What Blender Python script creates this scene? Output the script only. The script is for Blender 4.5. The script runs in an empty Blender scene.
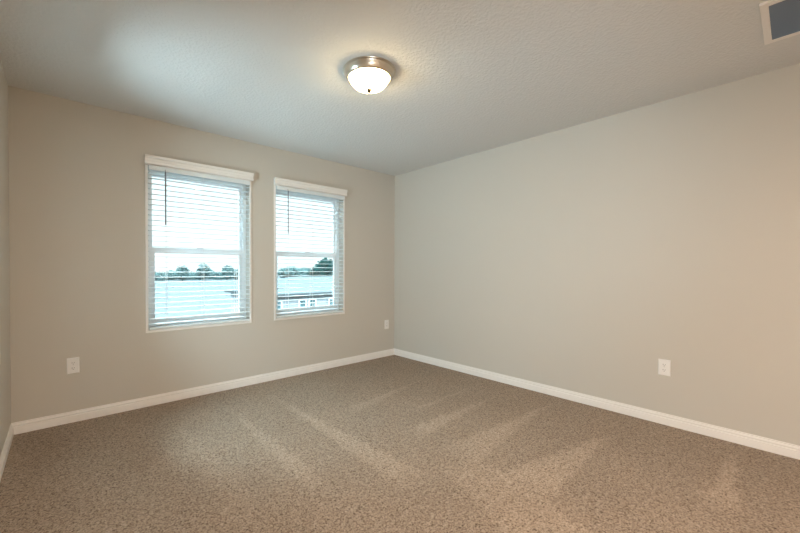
import bpy, bmesh, math, random
from mathutils import Vector, Matrix
random.seed(7)
C = bpy.context.scene.collection
S = bpy.context.scene
PI = math.pi

# ------------------------------------------------------------------ camera
PX = 363.262                                    # focal length in pixels of an 800 px wide frame
cam_d = bpy.data.cameras.new('camera')
cam = bpy.data.objects.new('camera', cam_d); C.objects.link(cam)
cam_d.sensor_fit = 'HORIZONTAL'; cam_d.sensor_width = 36.0
cam_d.lens = PX / 800 * 36
cam_d.shift_x = (400 - 378.63) / 800
cam_d.shift_y = (273.2 - 266.5) / 800
cam_d.clip_start = 0.02; cam_d.clip_end = 500
CAM = Vector((-3.427, -3.6072, 1.1675))
yaw, pit, rol = 0.71643, -0.01094, 0.00182
F = Vector((math.sin(yaw)*math.cos(pit), math.cos(yaw)*math.cos(pit), math.sin(pit)))
R = F.cross(Vector((0, 0, 1))).normalized(); U = R.cross(F)
R2 = R*math.cos(rol) + U*math.sin(rol); U2 = -R*math.sin(rol) + U*math.cos(rol)
cam.matrix_world = Matrix(((R2.x, U2.x, -F.x, CAM.x), (R2.y, U2.y, -F.y, CAM.y), (R2.z, U2.z, -F.z, CAM.z), (0, 0, 0, 1)))
S.camera = cam

# ------------------------------------------------------------------ sky and exposure
SKY = 34.0
w = bpy.data.worlds.new('overcast_sky'); S.world = w; w.use_nodes = True
wn = w.node_tree.nodes; wl = w.node_tree.links
bg = wn['Background']; bg.inputs['Strength'].default_value = SKY
tc = wn.new('ShaderNodeTexCoord'); sp = wn.new('ShaderNodeSeparateXYZ'); rp = wn.new('ShaderNodeValToRGB')
wl.new(tc.outputs['Generated'], sp.inputs[0]); wl.new(sp.outputs['Z'], rp.inputs[0]); wl.new(rp.outputs[0], bg.inputs['Color'])
e = rp.color_ramp.elements                       # overcast: a thin bright overhead, a dim band along the horizon
e[0].position = 0.26; e[0].color = (0.042, 0.0445, 0.0453, 1)
e[1].position = 0.62; e[1].color = (0.70, 0.89, 1.0, 1)
S.view_settings.view_transform = 'Standard'; S.view_settings.look = 'None'
S.view_settings.exposure = 0.10; S.view_settings.gamma = 1.0; S.view_settings.use_curve_mapping = False
S.cycles.max_bounces = 14; S.cycles.diffuse_bounces = 10; S.cycles.transparent_max_bounces = 24
S.cycles.sample_clamp_indirect = 8.0
S.cycles.use_denoising = True
LAMP = 46.0                                      # radiance of the frosted dome
def area(name, loc, rot, sx, sy, energy, col):
    d = bpy.data.lights.new(name, 'AREA'); d.shape = 'RECTANGLE'; d.size = sx; d.size_y = sy; d.energy = energy; d.color = col
    o = bpy.data.objects.new(name, d); C.objects.link(o); o.location = loc; o.rotation_euler = [math.radians(v) for v in rot]
# added fill lights: one outside the left wall's made-up opening, one behind the camera
area('side_fill_light', (-4.15, -1.03, 0.95), (0, -118, 0), 1.5, 1.3, 165.0, (0.72, 0.90, 1.0))
area('rear_fill_light', (-2.75, -4.7, 2.40), (0, 0, 0), 0.3, 0.3, 98.0, (1.0, 0.84, 0.71))
# added cool spot behind the camera, fills the right wall near the corner
fl_d = bpy.data.lights.new('rear_fill_spot', 'SPOT'); fl_d.energy = 110.0; fl_d.spot_size = math.radians(62); fl_d.spot_blend = 1.0
fl_d.shadow_soft_size = 0.25; fl_d.color = (0.72, 0.90, 1.0)
fl = bpy.data.objects.new('rear_fill_spot', fl_d); C.objects.link(fl); fl.location = (-3.3, -4.3, 1.7)
fl.rotation_euler = (Vector((0, -1.2, 1.8)) - Vector((-3.3, -4.3, 1.7))).to_track_quat('-Z', 'Y').to_euler()

# ------------------------------------------------------------------ helpers
def mat(name, col, rough=0.6, metal=0.0, spec=0.5, emit=None, strength=0.0):
    m = bpy.data.materials.new(name); m.use_nodes = True
    b = m.node_tree.nodes['Principled BSDF']
    b.inputs['Base Color'].default_value = (*col, 1); b.inputs['Roughness'].default_value = rough
    b.inputs['Metallic'].default_value = metal; b.inputs['Specular IOR Level'].default_value = spec
    if emit:
        b.inputs['Emission Color'].default_value = (*emit, 1); b.inputs['Emission Strength'].default_value = strength
    return m
def bsdf(m): return m.node_tree.nodes['Principled BSDF']
def add_bump(m, scale, strength, dist, detail=3.0, ramp=None, mapping=None):
    n, l = m.node_tree.nodes, m.node_tree.links
    t = n.new('ShaderNodeTexCoord'); z = n.new('ShaderNodeTexNoise'); b = n.new('ShaderNodeBump')
    z.inputs['Scale'].default_value = scale; z.inputs['Detail'].default_value = detail
    b.inputs['Strength'].default_value = strength; b.inputs['Distance'].default_value = dist
    src = t.outputs['Object']
    if mapping:
        mp = n.new('ShaderNodeMapping'); mp.inputs['Scale'].default_value = mapping
        l.new(src, mp.inputs['Vector']); src = mp.outputs[0]
    l.new(src, z.inputs['Vector'])
    h = z.outputs['Fac']
    if ramp:
        r = n.new('ShaderNodeValToRGB'); r.color_ramp.elements[0].position = ramp[0]; r.color_ramp.elements[1].position = ramp[1]
        l.new(h, r.inputs[0]); h = r.outputs[0]
    l.new(h, b.inputs['Height']); l.new(b.outputs[0], bsdf(m).inputs['Normal'])
    return m
def link(name, bm, m, parent=None, smooth=False, bevel=0.0, loc=None):
    bmesh.ops.recalc_face_normals(bm, faces=bm.faces[:])
    me = bpy.data.meshes.new(name); bm.to_mesh(me); bm.free()
    if m: me.materials.append(m)
    o = bpy.data.objects.new(name, me); C.objects.link(o)
    if parent: o.parent = parent
    if loc: o.location = loc
    if smooth:
        for p in me.polygons: p.use_smooth = True
        me.set_sharp_from_angle(angle=math.radians(40))
    if bevel:
        b = o.modifiers.new('bevel', 'BEVEL'); b.width = bevel; b.segments = 2; b.limit_method = 'ANGLE'
    return o
def box(bm, x0, x1, y0, y1, z0, z1):
    v = [bm.verts.new(p) for p in ((x0,y0,z0),(x1,y0,z0),(x1,y1,z0),(x0,y1,z0),(x0,y0,z1),(x1,y0,z1),(x1,y1,z1),(x0,y1,z1))]
    for f in ((0,3,2,1),(4,5,6,7),(0,1,5,4),(1,2,6,5),(2,3,7,6),(3,0,4,7)): bm.faces.new([v[i] for i in f])
    return v
def tube(bm, p, q, r, n=10):
    p, q = Vector(p), Vector(q); d = (q-p).normalized()
    a = d.orthogonal().normalized(); b = d.cross(a)
    rings = [[bm.verts.new(e + a*r*math.cos(2*PI*i/n) + b*r*math.sin(2*PI*i/n)) for i in range(n)] for e in (p, q)]
    for i in range(n): bm.faces.new((rings[0][i], rings[0][(i+1)%n], rings[1][(i+1)%n], rings[1][i]))
    bm.faces.new(rings[0][::-1]); bm.faces.new(rings[1])
def lathe(bm, prof, n=64):
    rings = []
    for r, z in prof:
        if r < 1e-6: rings.append([bm.verts.new((0, 0, z))])
        else: rings.append([bm.verts.new((r*math.cos(2*PI*i/n), r*math.sin(2*PI*i/n), z)) for i in range(n)])
    for a, b in zip(rings, rings[1:]):
        for i in range(n):
            j = (i+1) % n
            if len(a) == 1: bm.faces.new((a[0], b[i], b[j]))
            elif len(b) == 1: bm.faces.new((a[i], b[0], a[j]))
            else: bm.faces.new((a[i], b[i], b[j], a[j]))
def sweep_x(bm, prof, x0, x1):
    """extrude a closed (y,z) outline along x"""
    A = [bm.verts.new((x0, y, z)) for y, z in prof]; B = [bm.verts.new((x1, y, z)) for y, z in prof]
    n = len(prof)
    for i in range(n): bm.faces.new((A[i], A[(i+1)%n], B[(i+1)%n], B[i]))
    bm.faces.new(A[::-1]); bm.faces.new(B)
def frame_ring(bm, x0, x1, z0, z1, wl_, wr, wb, wt, y0, y1):
    """a rectangular frame in the xz plane as one connected ring"""
    o = [(x0,z0),(x1,z0),(x1,z1),(x0,z1)]; i = [(x0+wl_,z0+wb),(x1-wr,z0+wb),(x1-wr,z1-wt),(x0+wl_,z1-wt)]
    V = {}
    for y in (y0, y1):
        V[y] = ([bm.verts.new((a,y,b)) for a,b in o], [bm.verts.new((a,y,b)) for a,b in i])
    for k in range(4):
        j = (k+1) % 4
        for y in (y0, y1): bm.faces.new((V[y][0][k], V[y][0][j], V[y][1][j], V[y][1][k]))
        for s in (0, 1): bm.faces.new((V[y0][s][k], V[y0][s][j], V[y1][s][j], V[y1][s][k]))
def tag(o, label, cat, group=None):
    o['label'] = label; o['category'] = cat
    if group: o['group'] = group
    return o
def struct(o): o['kind'] = 'structure'; return o
def thing(name, label, cat, loc=(0,0,0), rotz=0, group=None):
    o = bpy.data.objects.new(name, None); C.objects.link(o); o.empty_display_size = 0.1
    o.location = loc; o.rotation_euler = (0, 0, rotz)
    return tag(o, label, cat, group)

# ------------------------------------------------------------------ materials
M_wall = add_bump(mat('greige_wall_paint', (0.565, 0.53, 0.475), 0.55, spec=0.3), 90, 0.12, 0.002, 2)
M_ceil = add_bump(mat('white_ceiling_paint', (0.67, 0.67, 0.66), 0.8, spec=0.2), 55, 0.35, 0.004, 2, ramp=(0.42, 0.6))
M_trim = mat('white_trim_paint', (0.82, 0.79, 0.76), 0.35)
M_blind = mat('white_faux_wood', (0.74, 0.79, 0.81), 0.45)  # cool tint of the daylight is put into the white base colour
M_vinyl = mat('white_vinyl', (0.8, 0.82, 0.83), 0.35)
M_cord = mat('white_cord', (0.8, 0.8, 0.8), 0.8)
M_wand = mat('clear_plastic_backlit_tone', (0.16, 0.17, 0.19), 0.15)  # clear plastic; the dark look of backlight is put into its colour
M_plate = mat('white_plastic_plate', (0.8, 0.78, 0.76), 0.35)
M_dark = mat('dark_slot', (0.03, 0.03, 0.03), 0.7)
M_screw = mat('painted_screw', (0.7, 0.69, 0.67), 0.4)
M_nickel = mat('brushed_nickel', (0.62, 0.55, 0.46), 0.28, metal=1.0)
M_finial = mat('aged_bronze', (0.012, 0.008, 0.004), 0.9, spec=0.05)
M_vent = mat('white_enamelled_steel', (0.8, 0.77, 0.74), 0.4)
M_louver = mat('grey_blue_louver', (0.16, 0.205, 0.27), 0.5)
M_duct = mat('duct_black', (0.02, 0.022, 0.025), 0.9)
M_dome = mat('frosted_lit_glass', (0.9, 0.88, 0.84), 0.3, emit=(1.0, 0.73, 0.37), strength=LAMP)
def glass_mat():
    m = bpy.data.materials.new('clear_window_glass'); m.use_nodes = True
    n, l = m.node_tree.nodes, m.node_tree.links
    n.remove(n['Principled BSDF'])
    t = n.new('ShaderNodeBsdfTransparent'); t.inputs[0].default_value = (0.9, 0.96, 0.96, 1)
    g = n.new('ShaderNodeBsdfGlossy'); g.inputs['Roughness'].default_value = 0.02
    f = n.new('ShaderNodeFresnel'); f.inputs[0].default_value = 1.45
    x = n.new('ShaderNodeMixShader')
    l.new(f.outputs[0], x.inputs[0]); l.new(t.outputs[0], x.inputs[1]); l.new(g.outputs[0], x.inputs[2])
    l.new(x.outputs[0], n['Material Output'].inputs['Surface'])
    return m
M_glass = glass_mat()

# carpet: two-tone yarn with a tufted pile and the tracks a vacuum left in the nap
TRACKS = [  # (start x,y, end x,y, half width at start, half width at end, lift)
    (-2.37, -0.35, -2.40, -1.95, 0.02, 0.085, 0.18), (-1.98, -0.42, -1.97, -2.25, 0.02, 0.125, 0.21),
    (-0.50, -1.00, -1.65, -1.21, 0.02, 0.075, 0.17), (-0.22, -1.50, -1.23, -1.54, 0.02, 0.05, 0.16),
    (-0.42, -1.80, -1.58, -1.84, 0.02, 0.105, 0.22), (-0.20, -2.22, -1.56, -2.22, 0.02, 0.15, 0.22),
    (-0.50, -2.75, -1.60, -2.65, 0.02, 0.175, 0.24), (-0.16, -3.36, -1.02, -3.37, 0.02, 0.105, 0.24),
    (-1.62, -2.30, -1.95, -3.30, 0.16, 0.22, 0.14), (-2.78, -0.60, -2.76, -1.90, 0.03, 0.12, 0.08)]
def carpet_mat():
    m = mat('beige_cut_pile_carpet', (0.3, 0.22, 0.16), 0.95, spec=0.1)
    n, l = m.node_tree.nodes, m.node_tree.links
    t = n.new('ShaderNodeTexCoord'); P = t.outputs['Object']
    def math_(op, a, b=None, clamp=False):
        q = n.new('ShaderNodeMath'); q.operation = op; q.use_clamp = clamp
        for i, v in enumerate((a, b)):
            if v is None: continue
            if isinstance(v, (int, float)): q.inputs[i].default_value = v
            else: l.new(v, q.inputs[i])
        return q.outputs[0]
    def noise(scale, detail=2.0, rough=0.5, dist=0.0):
        z = n.new('ShaderNodeTexNoise'); z.inputs['Scale'].default_value = scale
        z.inputs['Detail'].default_value = detail; z.inputs['Roughness'].default_value = rough; z.inputs['Distortion'].default_value = dist
        l.new(P, z.inputs['Vector']); return z.outputs['Fac']
    fine = noise(125, 2.0, 0.6, 0.8); mid = noise(52, 2, 0.5, 0.5); big = noise(2.2, 3)
    v = math_('ADD', math_('MULTIPLY', fine, 0.72), math_('MULTIPLY', mid, 0.28))
    r = n.new('ShaderNodeValToRGB'); e = r.color_ramp.elements
    e[0].position = 0.35; e[0].color = (0.095, 0.068, 0.050, 1)
    e[1].position = 0.66; e[1].color = (0.50, 0.405, 0.325, 1)
    k = r.color_ramp.elements.new(0.455); k.color = (0.285, 0.217, 0.165, 1)
    l.new(v, r.inputs[0])
    s = n.new('ShaderNodeSeparateXYZ'); l.new(P, s.inputs[0]); X, Y = s.outputs['X'], s.outputs['Y']
    wob = math_('MULTIPLY', math_('SUBTRACT', noise(14, 3), 0.5), 0.13)
    total = None
    for (ax, ay, bx, by, wa, wb, lift) in TRACKS:
        dx, dy = bx-ax, by-ay; L = math.hypot(dx, dy); dx /= L; dy /= L
        px, py = math_('SUBTRACT', X, ax), math_('SUBTRACT', Y, ay)
        u = math_('ADD', math_('MULTIPLY', px, dx), math_('MULTIPLY', py, dy))
        q = math_('ADD', math_('ADD', math_('MULTIPLY', px, -dy), math_('MULTIPLY', py, dx)), wob)
        half = math_('ADD', wa, math_('MULTIPLY', u, (wb-wa)/L))
        side = math_('MULTIPLY', math_('SUBTRACT', half, math_('ABSOLUTE', q)), 22, True)
        ends = math_('MULTIPLY', math_('MULTIPLY', math_('ADD', u, 0.05), 8, True), math_('MULTIPLY', math_('SUBTRACT', L+0.05, u), 5, True))
        g = math_('MULTIPLY', math_('MULTIPLY', side, ends), lift)
        total = g if total is None else math_('ADD', total, g)
    gain = math_('ADD', 0.76, math_('ADD', math_('MULTIPLY', big, 0.2), math_('MULTIPLY', noise(17, 2), 0.24)))
    if total is not None: gain = math_('ADD', gain, total)
    sc = n.new('ShaderNodeVectorMath'); sc.operation = 'SCALE'; l.new(r.outputs[0], sc.inputs[0]); l.new(gain, sc.inputs['Scale'])
    l.new(sc.outputs[0], bsdf(m).inputs['Base Color'])
    b = n.new('ShaderNodeBump'); b.inputs['Strength'].default_value = 0.8; b.inputs['Distance'].default_value = 0.008
    l.new(v, b.inputs['Height']); l.new(b.outputs[0], bsdf(m).inputs['Normal'])
    return m
M_carpet = carpet_mat()

# ------------------------------------------------------------------ room shell
W, H, YB, TH = 3.704, 2.44, -5.8, 0.17
Z0, Z1 = 0.645, 2.045                               # window opening, sill to head
OPEN = [(-2.878, -2.008), (-1.727, -0.856)]
def wall_back():
    xs = [-W-TH] + [v for o in OPEN for v in o] + [TH]; zs = [-0.1, Z0, Z1, H+0.1]
    bm = bmesh.new()
    vf = [[bm.verts.new((x, 0, z)) for z in zs] for x in xs]; vb = [[bm.verts.new((x, TH, z)) for z in zs] for x in xs]
    hole = lambda i, k: k == 1 and i in (1, 3)
    for i in range(5):
        for k in range(3):
            if hole(i, k): continue
            for v in (vf, vb): bm.faces.new((v[i][k], v[i+1][k], v[i+1][k+1], v[i][k+1]))
    for i in (1, 3):
        ring = [(i,1),(i+1,1),(i+1,2),(i,2)]
        for a in range(4):
            p, q = ring[a], ring[(a+1)%4]
            bm.faces.new((vf[p[0]][p[1]], vf[q[0]][q[1]], vb[q[0]][q[1]], vb[p[0]][p[1]]))
    per = [(i,0) for i in range(6)] + [(5,k) for k in (1,2,3)] + [(i,3) for i in (4,3,2,1,0)] + [(0,k) for k in (2,1)]
    for a in range(len(per)):
        p, q = per[a], per[(a+1)%len(per)]
        bm.faces.new((vf[p[0]][p[1]], vf[q[0]][q[1]], vb[q[0]][q[1]], vb[p[0]][p[1]]))
    return struct(link('wall_back', bm, M_wall))
wall_back()
def slab(name, m, *b):
    bm = bmesh.new(); box(bm, *b); return struct(link(name, bm, m))
slab('wall_right', M_wall, 0, TH, YB, 0, -0.1, H+0.1)
FILL_OPEN = [(-1.40, -0.66)]  # unseen opening added in the left wall to admit the fill light
def wall_left():
    ys, zs = [YB-TH] + [v for o in FILL_OPEN for v in o] + [0], [-0.1, Z0, Z1, H+0.1]
    bm = bmesh.new()
    a, b = [[[bm.verts.new((x, y, z)) for z in zs] for y in ys] for x in (-W, -W-TH)]
    for i in range(3):
        for k in range(3):
            if i == 1 and k == 1: continue
            for v in (a, b): bm.faces.new((v[i][k], v[i+1][k], v[i+1][k+1], v[i][k+1]))
    rim = [(i,0) for i in range(4)] + [(3,1),(3,2),(3,3)] + [(i,3) for i in (2,1,0)] + [(0,2),(0,1)]
    for ring in ([(1,1),(2,1),(2,2),(1,2)], rim):
        for n in range(len(ring)):
            p, q = ring[n], ring[(n+1) % len(ring)]
            bm.faces.new((a[p[0]][p[1]], a[q[0]][q[1]], b[q[0]][q[1]], b[p[0]][p[1]]))
    return struct(link('wall_left', bm, M_wall))
wall_left()
slab('wall_front', M_wall, -W, TH, YB-TH, YB, -0.1, H+0.1)
slab('floor', M_carpet, -W, 0, YB, 0, -0.1, 0)
slab('ceiling', M_ceil, -W, 0, YB, 0, H, H+0.1)
HB, TB = 0.0823, 0.014
prof = [(0,0),(-TB,0),(-TB,0.048),(-TB*0.96,0.051),(-TB*0.62,0.053),(-TB*0.58,0.056),(-TB*0.78,0.059),(-TB*0.80,0.064),(-TB*0.62,0.070),(-TB*0.40,0.074),(-TB*0.46,0.078),(-TB*0.40,HB),(0,HB)]
def baseboard(name, length, loc, rotz):
    bm = bmesh.new(); sweep_x(bm, prof, 0, length)
    o = link(name, bm, M_trim, smooth=True); o.location = loc; o.rotation_euler = (0,0,rotz); return struct(o)
baseboard('baseboard_back', W, (-W, 0, 0), 0)
baseboard('baseboard_right', -YB, (0, 0, 0), -PI/2)
baseboard('baseboard_left', -YB, (-W, YB, 0), PI/2)
baseboard('baseboard_front', W, (0, YB, 0), PI)

# ------------------------------------------------------------------ windows (single hung, white vinyl)
def window(i, x0, x1):
    root = bpy.data.objects.new('window_%d' % i, None); C.objects.link(root); struct(root)
    root.location = (x0, 0, Z0)
    wd, ht = x1-x0, Z1-Z0
    # white bead that lines the edge of the opening
    bm = bmesh.new(); frame_ring(bm, -0.02, wd+0.02, -0.022, ht+0.02, 0.02, 0.02, 0.022, 0.02, -0.008, 0.004)
    link('casing', bm, M_trim, root, bevel=0.003)
    bm = bmesh.new(); frame_ring(bm, 0, wd, 0, ht, 0.03, 0.03, 0.035, 0.03, 0.085, 0.165)
    link('window_frame', bm, M_vinyl, root, bevel=0.003)
    mid = 1.333 - Z0
    bm = bmesh.new(); frame_ring(bm, 0.03, wd-0.03, mid-0.022, ht-0.03, 0.022, 0.022, 0.044, 0.03, 0.13, 0.155)
    up = link('upper_sash', bm, M_vinyl, root, bevel=0.003)
    bm = bmesh.new(); box(bm, 0.05, wd-0.05, 0.140, 0.144, mid+0.02, ht-0.058); link('pane', bm, M_glass, up)
    bm = bmesh.new(); frame_ring(bm, 0.03, wd-0.03, 0.035, mid+0.024, 0.036, 0.036, 0.045, 0.05, 0.095, 0.125)
    lo = link('lower_sash', bm, M_vinyl, root, bevel=0.003)
    bm = bmesh.new(); box(bm, 0.064, wd-0.064, 0.108, 0.112, 0.078, mid-0.024); link('pane', bm, M_glass, lo)
    bm = bmesh.new(); box(bm, wd/2-0.03, wd/2+0.03, 0.085, 0.097, mid+0.022, mid+0.034); link('sash_lock', bm, M_vinyl, lo, bevel=0.003)
    return root
window(1, *OPEN[0]); window(2, *OPEN[1])
for n, (y0, y1) in enumerate(FILL_OPEN):
    r = window(3+n, y0, y1); r.location = (-W, y0, Z0); r.rotation_euler = (0, 0, PI/2)  # unseen window added around the fill light's opening

# ------------------------------------------------------------------ faux wood blinds
def blind(x0, x1, tilt, label):
    wd = x1-x0; zt = 2.050
    root = thing('window_blind', label, 'blind', (x0, 0, Z0), 0, 'white slatted blinds in the two windows')
    top = zt - Z0
    # crown shaped valance with short returns, standing proud of the wall
    pr = [(-0.040,-0.004),(-0.046,0.0),(-0.046,0.012),(-0.040,0.018),(-0.042,0.044),(-0.050,0.054),(-0.052,0.072),(-0.034,0.072),(-0.034,-0.004)]
    bm = bmesh.new(); sweep_x(bm, pr, -0.026, wd+0.026)
    va = link('valance', bm, M_trim, root, smooth=False)
    for s in (0, 1):
        bm = bmesh.new(); a = -0.026 if s == 0 else wd+0.016; box(bm, a, a+0.010, -0.036, -0.0085, -0.002, 0.070)
        va2 = link('valance_return', bm, M_trim, va)
    va.location = (0, 0, top); 
    bm = bmesh.new(); box(bm, 0.004, wd-0.004, -0.030, 0.028, top-0.046, top-0.006); link('headrail', bm, M_blind, root, bevel=0.002)
    # slats on a 45 mm pitch, room edge tipped down
    pitch, n = 0.0445, 30
    bm = bmesh.new(); z = top-0.066; yc = 0.012; zs = []
    for k in range(n):
        if z < 0.045: break
        zs.append(z)
        c, s = math.cos(tilt), math.sin(tilt); out = []
        for j in range(7):                               # a slightly crowned strip
            u = -0.025 + 0.05*j/6; h = 0.0011*(1-(u/0.025)**2); out.append((u, h+0.0023))
        for j in range(6, -1, -1):
            u = -0.025 + 0.05*j/6; h = 0.0011*(1-(u/0.025)**2); out.append((u, h-0.0023))
        sweep_x(bm, [(yc + u*c - h*s, z + u*s + h*c) for u, h in out], 0.004, wd-0.004)
        z -= pitch
    link('slat_panel', bm, M_blind, root, smooth=True)
    bm = bmesh.new(); box(bm, 0.004, wd-0.004, yc-0.026, yc+0.026, 0.003, 0.022); link('bottom_rail', bm, M_blind, root, bevel=0.004)
    for fx in (0.155, 0.5, 0.845):
        bm = bmesh.new()
        for yy in (yc-0.0265, yc+0.0265): tube(bm, (wd*fx, yy, 0.02), (wd*fx, yy, top-0.03), 0.0011, 6)
        tube(bm, (wd*fx+0.006, yc-0.0275, 0.02), (wd*fx+0.006, yc-0.0275, top-0.03), 0.0009, 6)
        for zz in zs: tube(bm, (wd*fx, yc-0.0265, zz-0.004-0.025*math.sin(tilt)), (wd*fx, yc+0.0265, zz-0.004+0.025*math.sin(tilt)), 0.0008, 4)
        link('ladder_cord', bm, M_cord, root)
    bm = bmesh.new(); tube(bm, (0.125, -0.0265-0.012, top-0.05), (0.125, -0.0265-0.012, top-0.505), 0.0048, 6)
    wa = link('tilt_wand', bm, M_wand, root); wa['label'] = 'clear plastic tilt wand, coloured dark as if backlit'
    bm = bmesh.new(); tube(bm, (0.125, -0.026, top-0.025), (0.125, -0.0385, top-0.05), 0.0022, 6); link('hook', bm, M_wand, wa)
    return root
blind(*OPEN[0], math.radians(2.5), 'white slatted blind nearer the left wall, its lower slats tipped nearly shut')
blind(*OPEN[1], math.radians(2), 'white slatted blind nearer the room corner, a neighbouring house showing through its lower slats')

# ------------------------------------------------------------------ ceiling light
L = thing('ceiling_light', 'round flush ceiling light, lit frosted dome in a brushed nickel pan', 'light', (-1.932, -1.795, H))
bm = bmesh.new()
lathe(bm, [(0.0,0.0),(0.150,0.0),(0.168,-0.0005),(0.1705,-0.003),(0.169,-0.007),(0.160,-0.010),(0.157,-0.016),(0.156,-0.026),(0.152,-0.034),(0.148,-0.044),(0.143,-0.050),(0.136,-0.052),(0.131,-0.049),(0.128,-0.040),(0.0,-0.036)])
link('metal_pan', bm, M_nickel, L, smooth=True)
bm = bmesh.new()
pd = [(0.122, -0.043)] + [(0.124*math.cos(a)**0.85 if a < PI/2-1e-3 else 0.0, -0.045-0.074*math.sin(a)) for a in [PI/2*k/16 for k in range(0, 17)]]
lathe(bm, pd); link('glass_dome', bm, M_dome, L, smooth=True)
bm = bmesh.new()
lathe(bm, [(0,-0.116),(0.017,-0.117),(0.018,-0.121),(0.012,-0.125),(0.013,-0.130),(0.013,-0.134),(0.008,-0.139),(0,-0.140)], 24)
link('finial', bm, M_finial, L, smooth=True)

# ------------------------------------------------------------------ return air grille in the ceiling
GX0, GX1, GY1, GY0 = -0.910, -0.450, -3.480, -3.945
G = thing('return_air_grille', 'white framed return air grille with grey louvres set in the ceiling', 'vent', ((GX0+GX1)/2, (GY0+GY1)/2, H))
hx, hy = (GX1-GX0)/2, (GY1-GY0)/2
def flat_ring(bm, ax, ay, bx, by, z0, z1):
    V = []
    for (x, y, z) in ((ax,ay,z1),(ax,ay,z0),(bx,by,z0),(bx,by,z1)):
        V.append([bm.verts.new(p) for p in ((-x,-y,z),(x,-y,z),(x,y,z),(-x,y,z))])
    for a in range(4):
        for k in range(4): bm.faces.new((V[a][k], V[a][(k+1)%4], V[(a+1)%4][(k+1)%4], V[(a+1)%4][k]))
bm = bmesh.new(); flat_ring(bm, hx, hy, hx-0.036, hy-0.030, -0.014, -0.0005)
link('frame', bm, M_vent, G, bevel=0.003)
bm = bmesh.new(); box(bm, -hx+0.03, hx-0.03, -hy+0.024, hy-0.024, -0.0030, -0.0008)
link('duct_opening', bm, M_duct, G)
bm = bmesh.new(); x = -hx+0.042
while x < hx-0.040:                              # narrow tilted blades running across the grille
    c = 0.0062
    q = [(x-c, -0.0045), (x+c, -0.0120), (x+c, -0.0130), (x-c, -0.0055)]
    A = [bm.verts.new((u, -hy+0.028, z)) for u, z in q]; B = [bm.verts.new((u, hy-0.028, z)) for u, z in q]
    for i in range(4): bm.faces.new((A[i], A[(i+1)%4], B[(i+1)%4], B[i]))
    bm.faces.new(A[::-1]); bm.faces.new(B); x += 0.0118
link('louver_panel', bm, M_louver, G)

# ------------------------------------------------------------------ outlets
def outlet(label, loc, rotz):
    o = thing('wall_outlet', label, 'outlet', loc, rotz, 'white duplex wall outlets')   # faces -y before turning
    bm = bmesh.new(); w2, h2 = 0.037, 0.060
    A = [bm.verts.new(p) for p in ((-w2,-0.0005,-h2),(w2,-0.0005,-h2),(w2,-0.0005,h2),(-w2,-0.0005,h2))]
    B = [bm.verts.new(p) for p in ((-w2,-0.003,-h2),(w2,-0.003,-h2),(w2,-0.003,h2),(-w2,-0.003,h2))]
    D = [bm.verts.new(p) for p in ((-w2+.004,-0.0065,-h2+.004),(w2-.004,-0.0065,-h2+.004),(w2-.004,-0.0065,h2-.004),(-w2+.004,-0.0065,h2-.004))]
    for P_, Q in ((A, B), (B, D)):
        for k in range(4): bm.faces.new((P_[k], P_[(k+1)%4], Q[(k+1)%4], Q[k]))
    bm.faces.new(D); bm.faces.new(A[::-1])
    link('cover_plate', bm, M_plate, o)
    for s in (-1, 1):
        bm = bmesh.new(); zc = s*0.0195; pts = []
        for k in range(28):
            a = 2*PI*k/28; pts.append((0.0172*math.cos(a), max(-0.0125, min(0.0125, 0.0172*math.sin(a)))+zc))
        f = [bm.verts.new((x, -0.0066, z)) for x, z in pts]; g = [bm.verts.new((x, -0.0085, z)) for x, z in pts]
        for k in range(28): bm.faces.new((f[k], f[(k+1)%28], g[(k+1)%28], g[k]))
        bm.faces.new(g); bm.faces.new(f[::-1])
        r = link('receptacle', bm, M_plate, o)
        for x0, hh in ((-0.0065, 0.0045), (0.0065, 0.0036)):
            bm = bmesh.new(); box(bm, x0-0.0011, x0+0.0011, -0.0089, -0.0084, zc+0.003-hh, zc+0.003+hh); link('slot', bm, M_dark, r)
        bm = bmesh.new(); tube(bm, (0, -0.0084, zc-0.0075), (0, -0.0089, zc-0.0075), 0.0024, 12); link('ground_hole', bm, M_dark, r)
    bm = bmesh.new(); tube(bm, (0, -0.0064, 0), (0, -0.0078, 0), 0.003, 12); link('screw', bm, M_screw, o)
    return o
outlet('white wall outlet low on the window wall, by the left wall', (-3.369, 0, 0.430), 0)
outlet('white wall outlet on the window wall beside the room corner', (-0.143, 0, 0.426), 0)
outlet('white wall outlet alone on the long windowless right wall', (0, -2.962, 0.430), -PI/2)

# ------------------------------------------------------------------ outdoors, one storey below
GZ = -3.1
M_lawn = add_bump(mat('pale_dry_lawn', (0.040, 0.0435, 0.044), 0.95, spec=0.0), 3, 0.5, 0.1)
M_roof = add_bump(mat('grey_blue_shingles', (0.042, 0.0475, 0.049), 0.9, spec=0.0), 18, 0.5, 0.02)
M_stucco = mat('white_stucco', (0.17, 0.175, 0.18), 0.9, spec=0.0)
M_hglass = mat('dim_window_glass', (0.04, 0.07, 0.075), 0.15)
M_leaf = mat('dull_green_leaves', (0.005, 0.021, 0.020), 0.8, spec=0.0)
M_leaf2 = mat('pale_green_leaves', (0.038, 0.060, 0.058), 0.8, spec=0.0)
M_bark = mat('grey_bark', (0.06, 0.05, 0.045), 0.9)
bm = bmesh.new(); bmesh.ops.create_grid(bm, x_segments=1, y_segments=1, size=160)
g = link('ground', bm, M_lawn); g.location = (10, 161, GZ); struct(g)

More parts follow.
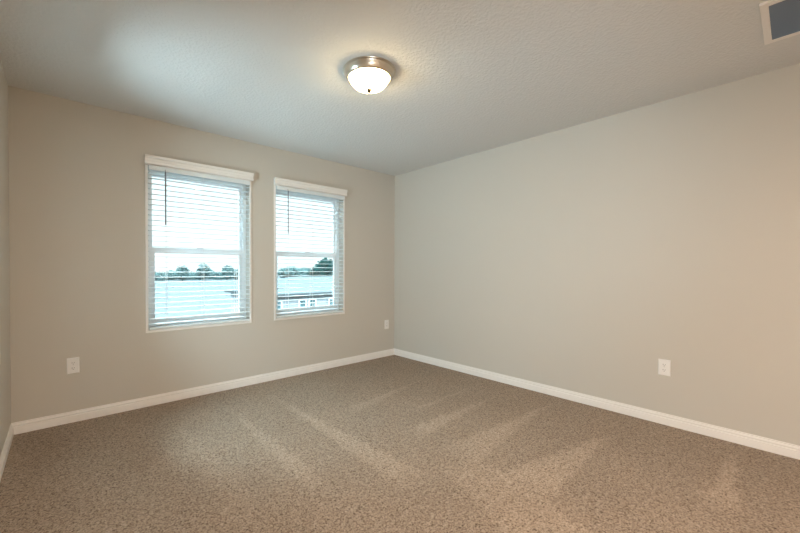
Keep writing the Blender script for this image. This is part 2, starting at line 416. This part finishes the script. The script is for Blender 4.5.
def house(x0, x1, y0, y1, zeave, ridge, label, wins):
    h = thing('house', label, 'house', ((x0+x1)/2, (y0+y1)/2, GZ)); a, b = (x1-x0)/2, (y1-y0)/2; e = zeave-GZ; r = ridge-GZ
    bm = bmesh.new(); box(bm, -a, a, -b, b, 0, e); link('house_wall', bm, M_stucco, h)
    bm = bmesh.new(); o = 0.35
    lo = [bm.verts.new(p) for p in ((-a-o,-b-o,e-0.02),(a+o,-b-o,e-0.02),(a+o,b+o,e-0.02),(-a-o,b+o,e-0.02))]
    up = [bm.verts.new(p) for p in ((-a-o,-b-o,e+0.14),(a+o,-b-o,e+0.14),(a+o,b+o,e+0.14),(-a-o,b+o,e+0.14))]
    rg = [bm.verts.new(p) for p in ((-a+b,0,r),(a-b,0,r))]
    bm.faces.new(lo[::-1])
    for k in range(4): bm.faces.new((lo[k], lo[(k+1)%4], up[(k+1)%4], up[k]))
    bm.faces.new((up[0], up[1], rg[1], rg[0])); bm.faces.new((up[1], up[2], rg[1])); bm.faces.new((up[2], up[3], rg[0], rg[1])); bm.faces.new((up[3], up[0], rg[0]))
    link('roof', bm, M_roof, h)
    for wx, ww in wins:
        cx = wx-(x0+x1)/2
        bm = bmesh.new(); frame_ring(bm, cx-ww/2-0.06, cx+ww/2+0.06, e-1.02, e-0.28, 0.06, 0.06, 0.06, 0.06, -b-0.05, -b+0.02)
        fr = link('house_window', bm, M_vinyl, h)
        bm = bmesh.new(); box(bm, cx-ww/2, cx+ww/2, -b-0.02, -b+0.03, e-0.96, e-0.34); link('pane', bm, M_hglass, fr)
    return h
house(5.7, 22, 16.87, 23, -0.47, 0.62, 'white stucco house with low grey hip roof, straight out from the blind by the corner',
      [(6.2, 0.7), (8.02, 0.42), (8.72, 0.42), (10.3, 0.55), (12.2, 0.8)])

def crown(rad, n, leaf, sq=1.0):
    bm = bmesh.new()
    for _ in range(n):
        v = Vector((random.gauss(0,1), random.gauss(0,1), random.gauss(0,1))).normalized() * random.uniform(0.35, 1.0)**0.5
        c = Vector((v.x*rad, v.y*rad, v.z*rad*sq)) * random.uniform(0.8, 1.1)
        a = Vector((random.gauss(0,1), random.gauss(0,1), random.gauss(0,1))).normalized(); b = a.orthogonal().normalized()
        q = [bm.verts.new(c + p) for p in (a*leaf, b*leaf*0.6, -a*leaf, -b*leaf*0.6)]
        bm.faces.new(q)
    return bm
def tree(px, py, ztop, rad, sq, m, label, n=900):
    t = thing('tree', label, 'tree', (px, py, GZ), 0, 'trees along the far edge of the ground')
    bm = crown(rad, n, rad*0.16, sq); f = link('foliage', bm, m, t); f.location = (0, 0, ztop-GZ-rad*sq)
    bm = bmesh.new(); tube(bm, (0,0,0), (0,0,max(0.5, ztop-GZ-rad*sq)), 0.16, 8); link('trunk', bm, M_bark, t)
def dirpt(sx, D): return (CAM.x + sx*D, CAM.y + D)
def far_tree(sx, D, slope_top, rad, sq, m, label, n=900):
    p = dirpt(sx, D); tree(p[0], p[1], CAM.z + slope_top*D, rad, sq, m, label, n)
far_tree(0.650, 36, 0.034, 1.5, 1.1, M_leaf, 'tall dark green tree above the roof of the white house', 1600)
far_tree(0.615, 41, 0.012, 1.2, 0.9, M_leaf, 'lower dark tree touching the tall tree behind the white house')
for q, (sx, st) in enumerate(((0.52, 0.008), (0.545, 0.004), (0.57, 0.006), (0.50, 0.003))):
    far_tree(sx, 48 + 5*q, st, 1.4, 0.7, M_leaf2, 'pale green bushy tree on the skyline behind the white house', 700)
for q, (sx, st) in enumerate(((0.70, 0.012), (0.73, 0.016), (0.76, 0.008))):
    far_tree(sx, 42 + 5*q, st, 1.5, 0.7, M_leaf2, 'pale tree on the skyline to the right of the tall dark tree', 700)
for sx, st in ((0.225, 0.010), (0.275, 0.014), (0.335, 0.011)):
    far_tree(sx, 142, st, 2.3, 1.2, M_leaf2, 'round topped skyline tree seen through the blind by the left wall', 700)
for k in range(13):
    far_tree(0.135 + 0.022*k, 152 + 6.5*(k % 2), -0.003 + 0.003*math.sin(k*2.1), 2.5, 0.85, M_leaf2, 'low hazy tree in the skyline row seen through the blind by the left wall', 500)
